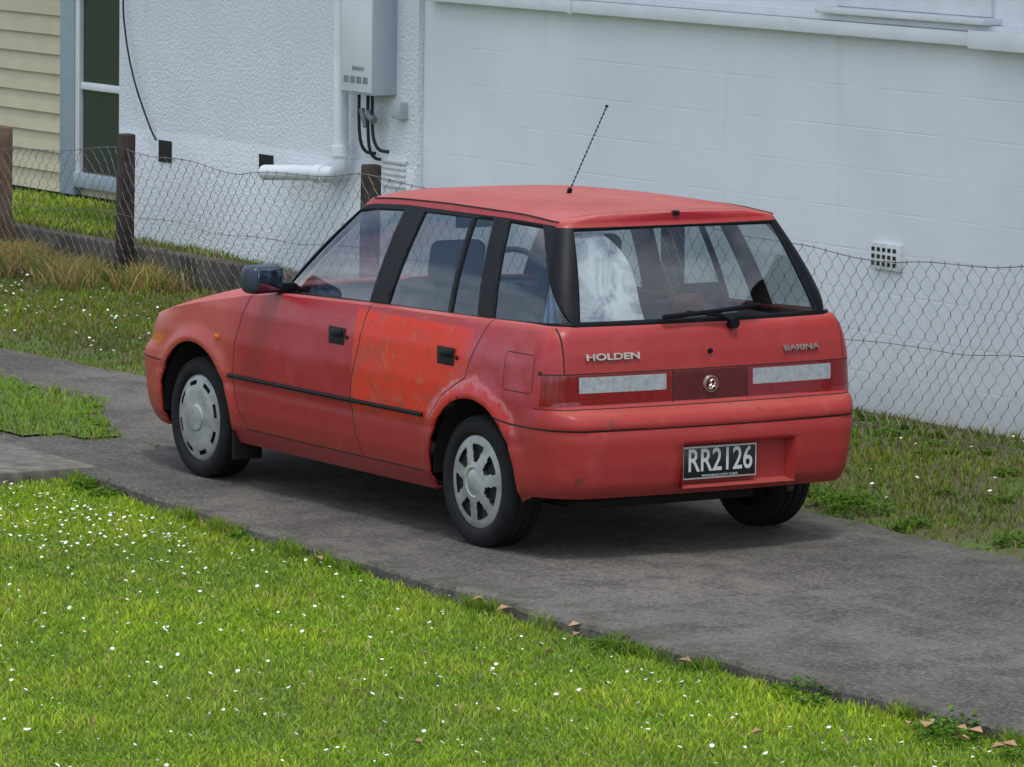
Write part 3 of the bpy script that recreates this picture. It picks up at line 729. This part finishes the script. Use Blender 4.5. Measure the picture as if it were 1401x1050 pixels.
box('roughcast_wall',7.312,10.95,-9.01,WY+.035,-.3,3.5,M_rc,house)
box('ledge_band',-6,7.20,WY-.01,WY+.09,1.895,1.965,M_trim,house,.006)
box('ledge_cap',-6,7.22,WY-.01,WY+.055,1.967,2.0,M_trim,house,.004)
for a,b_ in((1.95,3.35),(5.6,6.9),(-1.6,-.2)):
    box('window_sill',a,b_,WY-.01,WY+.11,2.002,2.035,M_trim,house,.006)
    box('sill_panel',a+.06,b_-.06,WY-.01,WY+.02,2.037,2.26,M_trim,house,.004)
    box('window_opening',a+.08,b_-.08,WY-.02,WY+.004,2.27,3.0,M_dark,house)
    for c in(a+.04,(a+b_)/2-.03,b_-.10): box('window_frame',c,c+.06,WY-.015,WY+.03,2.262,3.05,M_trim,house,.004)
    box('window_head',a,b_,WY-.015,WY+.035,3.052,3.12,M_trim,house,.004)
box('ledge_joint',1.2,2.08,WY+.09,WY+.105,1.885,1.975,M_trim,house,.004)
box('ledge_joint',5.63,5.66,WY+.08,WY+.098,1.888,1.972,M_trim,house,.002)
from_data('roof',[(-6.4,-2.9,3.45),(11.35,-2.9,3.45),(11.35,-9.6,3.45),(-6.4,-9.6,3.45),(-4,-6.2,5.0),(9,-6.2,5.0)],[(0,1,5,4),(1,2,5),(2,3,4,5),(3,0,4),(0,3,2,1)],house,[simple('roof_iron',(.18,.08,.06),.6)])
box('plinth_edge',7.33,10.94,WY+.03,WY+.043,-.3,.93,M_rc,house,.01)
FY=WY+.045
for a,b_,c,d in((10.235,10.40,.75,.885),(8.96,9.13,.765,.885)):
    box('sub_floor_vent',a,b_,FY-.02,FY+.003,c,d,M_dark,house)
M_vent=simple('vent_white',(.60,.62,.63),.6)
box('air_brick',2.70,2.94,WY-.01,WY+.022,.735,.87,M_vent,house,.004)
for i in range(5):
    for k in range(3):
        cx=2.73+i*.0445;cz=.755+k*.036; box('vent_hole',cx,cx+.026,WY+.018,WY+.0235,cz,cz+.02,M_dark,house)
for k in range(5): box('louvre_slat',7.42,7.68,FY-.005,FY+.012,.80+k*.035,.82+k*.035,M_vent,house,.002)
DY=WY+.125
P=[Vector((8.03,DY,3.5)),Vector((8.03,DY,2.0)),Vector((8.03,DY,.95))]+curve_pts([(8.03,DY,.92),(8.045,DY,.875),(8.09,DY,.845),(8.16,DY,.835)],5)+[Vector((8.5,DY+.03,.82)),Vector((8.80,DY+.07,.80))]
tube('downpipe',P,.046,M_trim,house,16)
tube('downpipe_collar',[(8.03,DY,1.01),(8.03,DY,.95)],.054,M_trim,house,16)
tube('downpipe_collar',[(8.20,DY+.004,.833),(8.28,DY+.012,.829)],.054,M_trim,house,16)
box('pipe_bracket',7.98,8.08,WY+.03,DY,1.5,1.53,M_trim,house)
wh=empty('gas_water_heater');wh.parent=house
M_wh=simple('heater_enamel',(.38,.43,.50),.45,var=.05,scale=4);M_wf=simple('heater_front',(.62,.66,.70),.45,var=.04,scale=4);M_gm=simple('grey_plastic',(.18,.20,.22),.6)
box('heater_case',7.55,7.90,WY+.03,WY+.20,1.33,2.25,M_wh,wh,.008)
box('heater_cover',7.555,7.895,WY+.195,WY+.207,1.345,2.24,M_wf,wh,.004)
box('heater_flue',7.62,7.82,WY+.20,WY+.215,2.0,2.15,M_gm,wh,.004)
text('heater_label','RINNAI',.04,M_gm,wh,(7.70,WY+.209,1.48),(-1,0,0),(0,0,1),.0005)
for i in range(4): box('heater_sticker',7.59+i*.072,7.645+i*.072,WY+.206,WY+.2085,1.395,1.435,M_gm,wh)
M_pipe=simple('pipe_lagging',(.02,.02,.022),.8)
for px_,zb_ in((7.83,.98),(7.73,.95),(7.68,1.0)):
    tube('heater_pipe',curve_pts([(px_,WY+.12,1.34),(px_,WY+.12,1.18),(px_-.005,WY+.11,zb_+.07),(px_-.02,WY+.08,zb_+.01),(px_-.05,WY+.03,zb_)],6),.010,M_pipe,wh)
tube('heater_valve',[(7.73,WY+.12,1.22),(7.66,WY+.12,1.18)],.024,M_gm,wh)
tube('heater_valve',[(7.80,WY+.12,1.24),(7.75,WY+.12,1.14)],.018,M_gm,wh)
box('power_isolator',7.42,7.52,WY,WY+.09,1.20,1.30,simple('isolator_box',(.38,.41,.44),.6),wh,.008)
tube('wall_cable',curve_pts([(10.86,FY+.02,3.4),(10.85,FY+.02,1.9),(10.80,FY+.03,1.55),(10.68,FY+.03,1.25),(10.50,FY+.02,.98),(10.42,FY+.01,.88)],8),.006,M_pipe,house,6)

cream=empty('weatherboard_house');CY=-4.4
M_cream=simple('cream_boards',(.50,.46,.31),.6,var=.06,scale=5);M_blue=simple('blue_grey_trim',(.30,.37,.44),.55,var=.08);M_wg=simple('dark_window_glass',(.03,.035,.04),.08,var=.1)
v=[];f=[]
z=.28
while z<3.2:
    b=len(v);v+=[(13.62,CY,z+.135),(22,CY,z+.135),(22,CY+.025,z),(13.62,CY+.025,z),(13.62,CY,z),(22,CY,z)];f+=[(b,b+3,b+2,b+1),(b+3,b+4,b+5,b+2)];z+=.135
from_data('weatherboards',v,f,cream,[M_cream])
box('wall_core',10.96,22,-9,CY-.012,-.3,3.3,M_cream,cream)
box('corner_board',13.40,13.615,CY-.01,CY+.05,.28,3.2,M_blue,cream,.006)
box('window_pane',12.0,13.40,CY-.01,CY+.012,.45,3.0,M_wg,cream)
box('window_jamb',13.335,13.395,CY,CY+.045,.36,3.0,M_trim,cream,.005)
box('window_rail',12.0,13.33,CY+.001,CY+.035,1.01,1.06,M_trim,cream,.005)
box('window_sill',12.0,13.39,CY+.001,CY+.06,.34,.44,M_blue,cream,.005)
box('foundation',10.96,22,CY-.02,CY-.005,-.3,.28,M_dark,cream)
from_data('roof',[(10.97,-3.9,3.3),(22.5,-3.9,3.3),(22.5,-9.5,3.3),(10.97,-9.5,3.3),(10.97,-6.7,4.6),(22.5,-6.7,4.6)],[(0,1,5,4),(2,3,4,5),(0,4,3),(1,2,5)],cream,[simple('roof_grey',(.2,.2,.2),.7)])
t=simple('mossy_concrete',(.065,.058,.046),.95,var=.5,scale=6,bump=.8)
box('retaining_wall',7.6,16,-3.22,-3.08,-.2,.245,t,None,.015)
# ---------------- FENCE ----------------
fence=empty('wire_fence');FYY=-2.95
M_wood=simple('weathered_post_wood',(.035,.027,.022),.95,var=.5,scale=14,bump=.9)
M_wood2=simple('brown_post_wood',(.13,.085,.06),.9,var=.35,scale=10,bump=.6)
M_wire=simple('galvanised_wire',(.16,.155,.15),.6,metal=.5,var=.4,scale=8)
for px_,zt_,w in((10.14,.95,.085),(7.19,.97,.085),(4.1,.95,.09),(.55,1.0,.10),(11.90,.88,.15),(-3,.95,.1)):
    r=Matrix.Rotation(random.uniform(-.03,.03),3,'Y')
    box('fence_post',px_-w/2,px_+w/2,FYY-.06-w/2,FYY-.05+w/2,-.2,zt_,M_wood2 if px_>11 else M_wood,fence,.012,2,r,(px_,FYY,0))
ztop=lambda x:np.interp(x,[-3,-1.2,.55,2.1,3,4.1,5.5,7.18,8.6,10.1,11.95,16],[.9,.82,.97,.85,.86,.93,.85,.91,.82,.86,.72,.7])
V=[];F=[]
def wire(P,r):
    P=np.array(P);n=len(P);b=len(V);o=np.array([[0,r,0],[r*.87,-r*.5,0.],[-r*.87,-r*.5,0]])
    for p in P:
        for q in o: V.append(tuple(p+q))
    for i in range(n-1):
        for k in range(3): F.append((b+i*3+k,b+i*3+(k+1)%3,b+i*3+3+(k+1)%3,b+i*3+3+k))
def hwire(P,r):
    P=np.array(P);n=len(P);b=len(V)
    for p in P:
        for q in ([0,r,0],[0,-r*.5,r*.87],[0,-r*.5,-r*.87]): V.append(tuple(p+np.array(q)))
    for i in range(n-1):
        for k in range(3): F.append((b+i*3+k,b+i*3+(k+1)%3,b+i*3+3+(k+1)%3,b+i*3+3+k))
a=.05;rowsN=15
def warp(x,z):
    return x+.03*math.sin(z*5+x*.9)+.014*math.sin(x*7+z*9), FYY+.03*math.sin(x*1.7)*z+.015*math.sin(x*5+z*4), z+.010*math.sin(x*6+z*3)
kk=0;x=-3.
while x<15:
    zt_=float(ztop(x));zb_=float(hgt(x,FYY))-.02
    P=[]
    for j in range(rowsN+1):
        s=a*.5*(1 if (j+kk)%2 else -1)
        z=zb_+(zt_-zb_)*j/rowsN
        for dz in(-.009,.009): P.append(warp(x+s*.96+random.uniform(-.003,.003),z+dz))
    wire(P,.0017);x+=a;kk+=1
for fr,r in((1.,.0028),(.52,.0022),(.03,.0022)):
    hwire([warp(x,float(hgt(x,FYY))*(1-fr)+float(ztop(x))*fr) for x in np.arange(-3,15,.1)],r)
from_data('wire_mesh',V,F,fence,[M_wire])

# ---------------- LIGHT / WORLD / CAMERA ----------------
SUN_EL=math.radians(66);SUN_AZ_VEC=Vector((-.55,.25,0)).normalized()
w=D.worlds.new('World');S.world=w;w.use_nodes=True;nt=w.node_tree;nt.nodes.clear()
o=nt.nodes.new('ShaderNodeOutputWorld');bg=nt.nodes.new('ShaderNodeBackground');sky=nt.nodes.new('ShaderNodeTexSky')
sky.sky_type='NISHITA';sky.sun_disc=False;sky.sun_elevation=SUN_EL;sky.sun_rotation=math.atan2(SUN_AZ_VEC.x,SUN_AZ_VEC.y)
tc=nt.nodes.new('ShaderNodeTexCoord');no=nt.nodes.new('ShaderNodeTexNoise');no.inputs['Scale'].default_value=2.6;no.inputs['Detail'].default_value=5;no.inputs['Roughness'].default_value=.55
mp=nt.nodes.new('ShaderNodeMapping');mp.inputs['Scale'].default_value=(1,1,2.2);nt.links.new(tc.outputs['Generated'],mp.inputs[0]);nt.links.new(mp.outputs[0],no.inputs['Vector'])
mr=nt.nodes.new('ShaderNodeMapRange');mr.inputs['From Min'].default_value=.38;mr.inputs['From Max'].default_value=.56;nt.links.new(no.outputs[0],mr.inputs[0])
mx=nt.nodes.new('ShaderNodeMix');mx.data_type='RGBA';nt.links.new(mr.outputs[0],mx.inputs[0]);nt.links.new(sky.outputs[0],mx.inputs[6]);mx.inputs[7].default_value=(9.2,9.9,11.0,1)
nt.links.new(mx.outputs[2],bg.inputs[0]);bg.inputs[1].default_value=.138;nt.links.new(bg.outputs[0],o.inputs[0])
sd=D.lights.new('sun','SUN');sd.energy=1.9;sd.angle=math.radians(11);sd.color=(1,.96,.90);so_=D.objects.new('sun',sd);COL.objects.link(so_)
dv=SUN_AZ_VEC*math.cos(SUN_EL)+Vector((0,0,math.sin(SUN_EL)));so_.rotation_euler=dv.to_track_quat('Z','Y').to_euler()
cd=D.cameras.new('camera');cam=D.objects.new('camera',cd);COL.objects.link(cam);S.camera=cam
yaw,pit,rol=-.5663,-.1176,.0142
Fv=Vector((math.cos(yaw)*math.cos(pit),math.sin(yaw)*math.cos(pit),math.sin(pit)));Rv=Fv.cross(Vector((0,0,1))).normalized();Uv=Rv.cross(Fv)
R2=Rv*math.cos(rol)+Uv*math.sin(rol);U2=-Rv*math.sin(rol)+Uv*math.cos(rol)
Mx=Matrix((R2,U2,-Fv)).transposed().to_4x4();Mx.translation=Vector((-17.7276,11.8588,3.1538));cam.matrix_world=Mx
cd.sensor_width=36;cd.lens=7000/1401*36;cd.clip_end=1000;cd.clip_start=.5
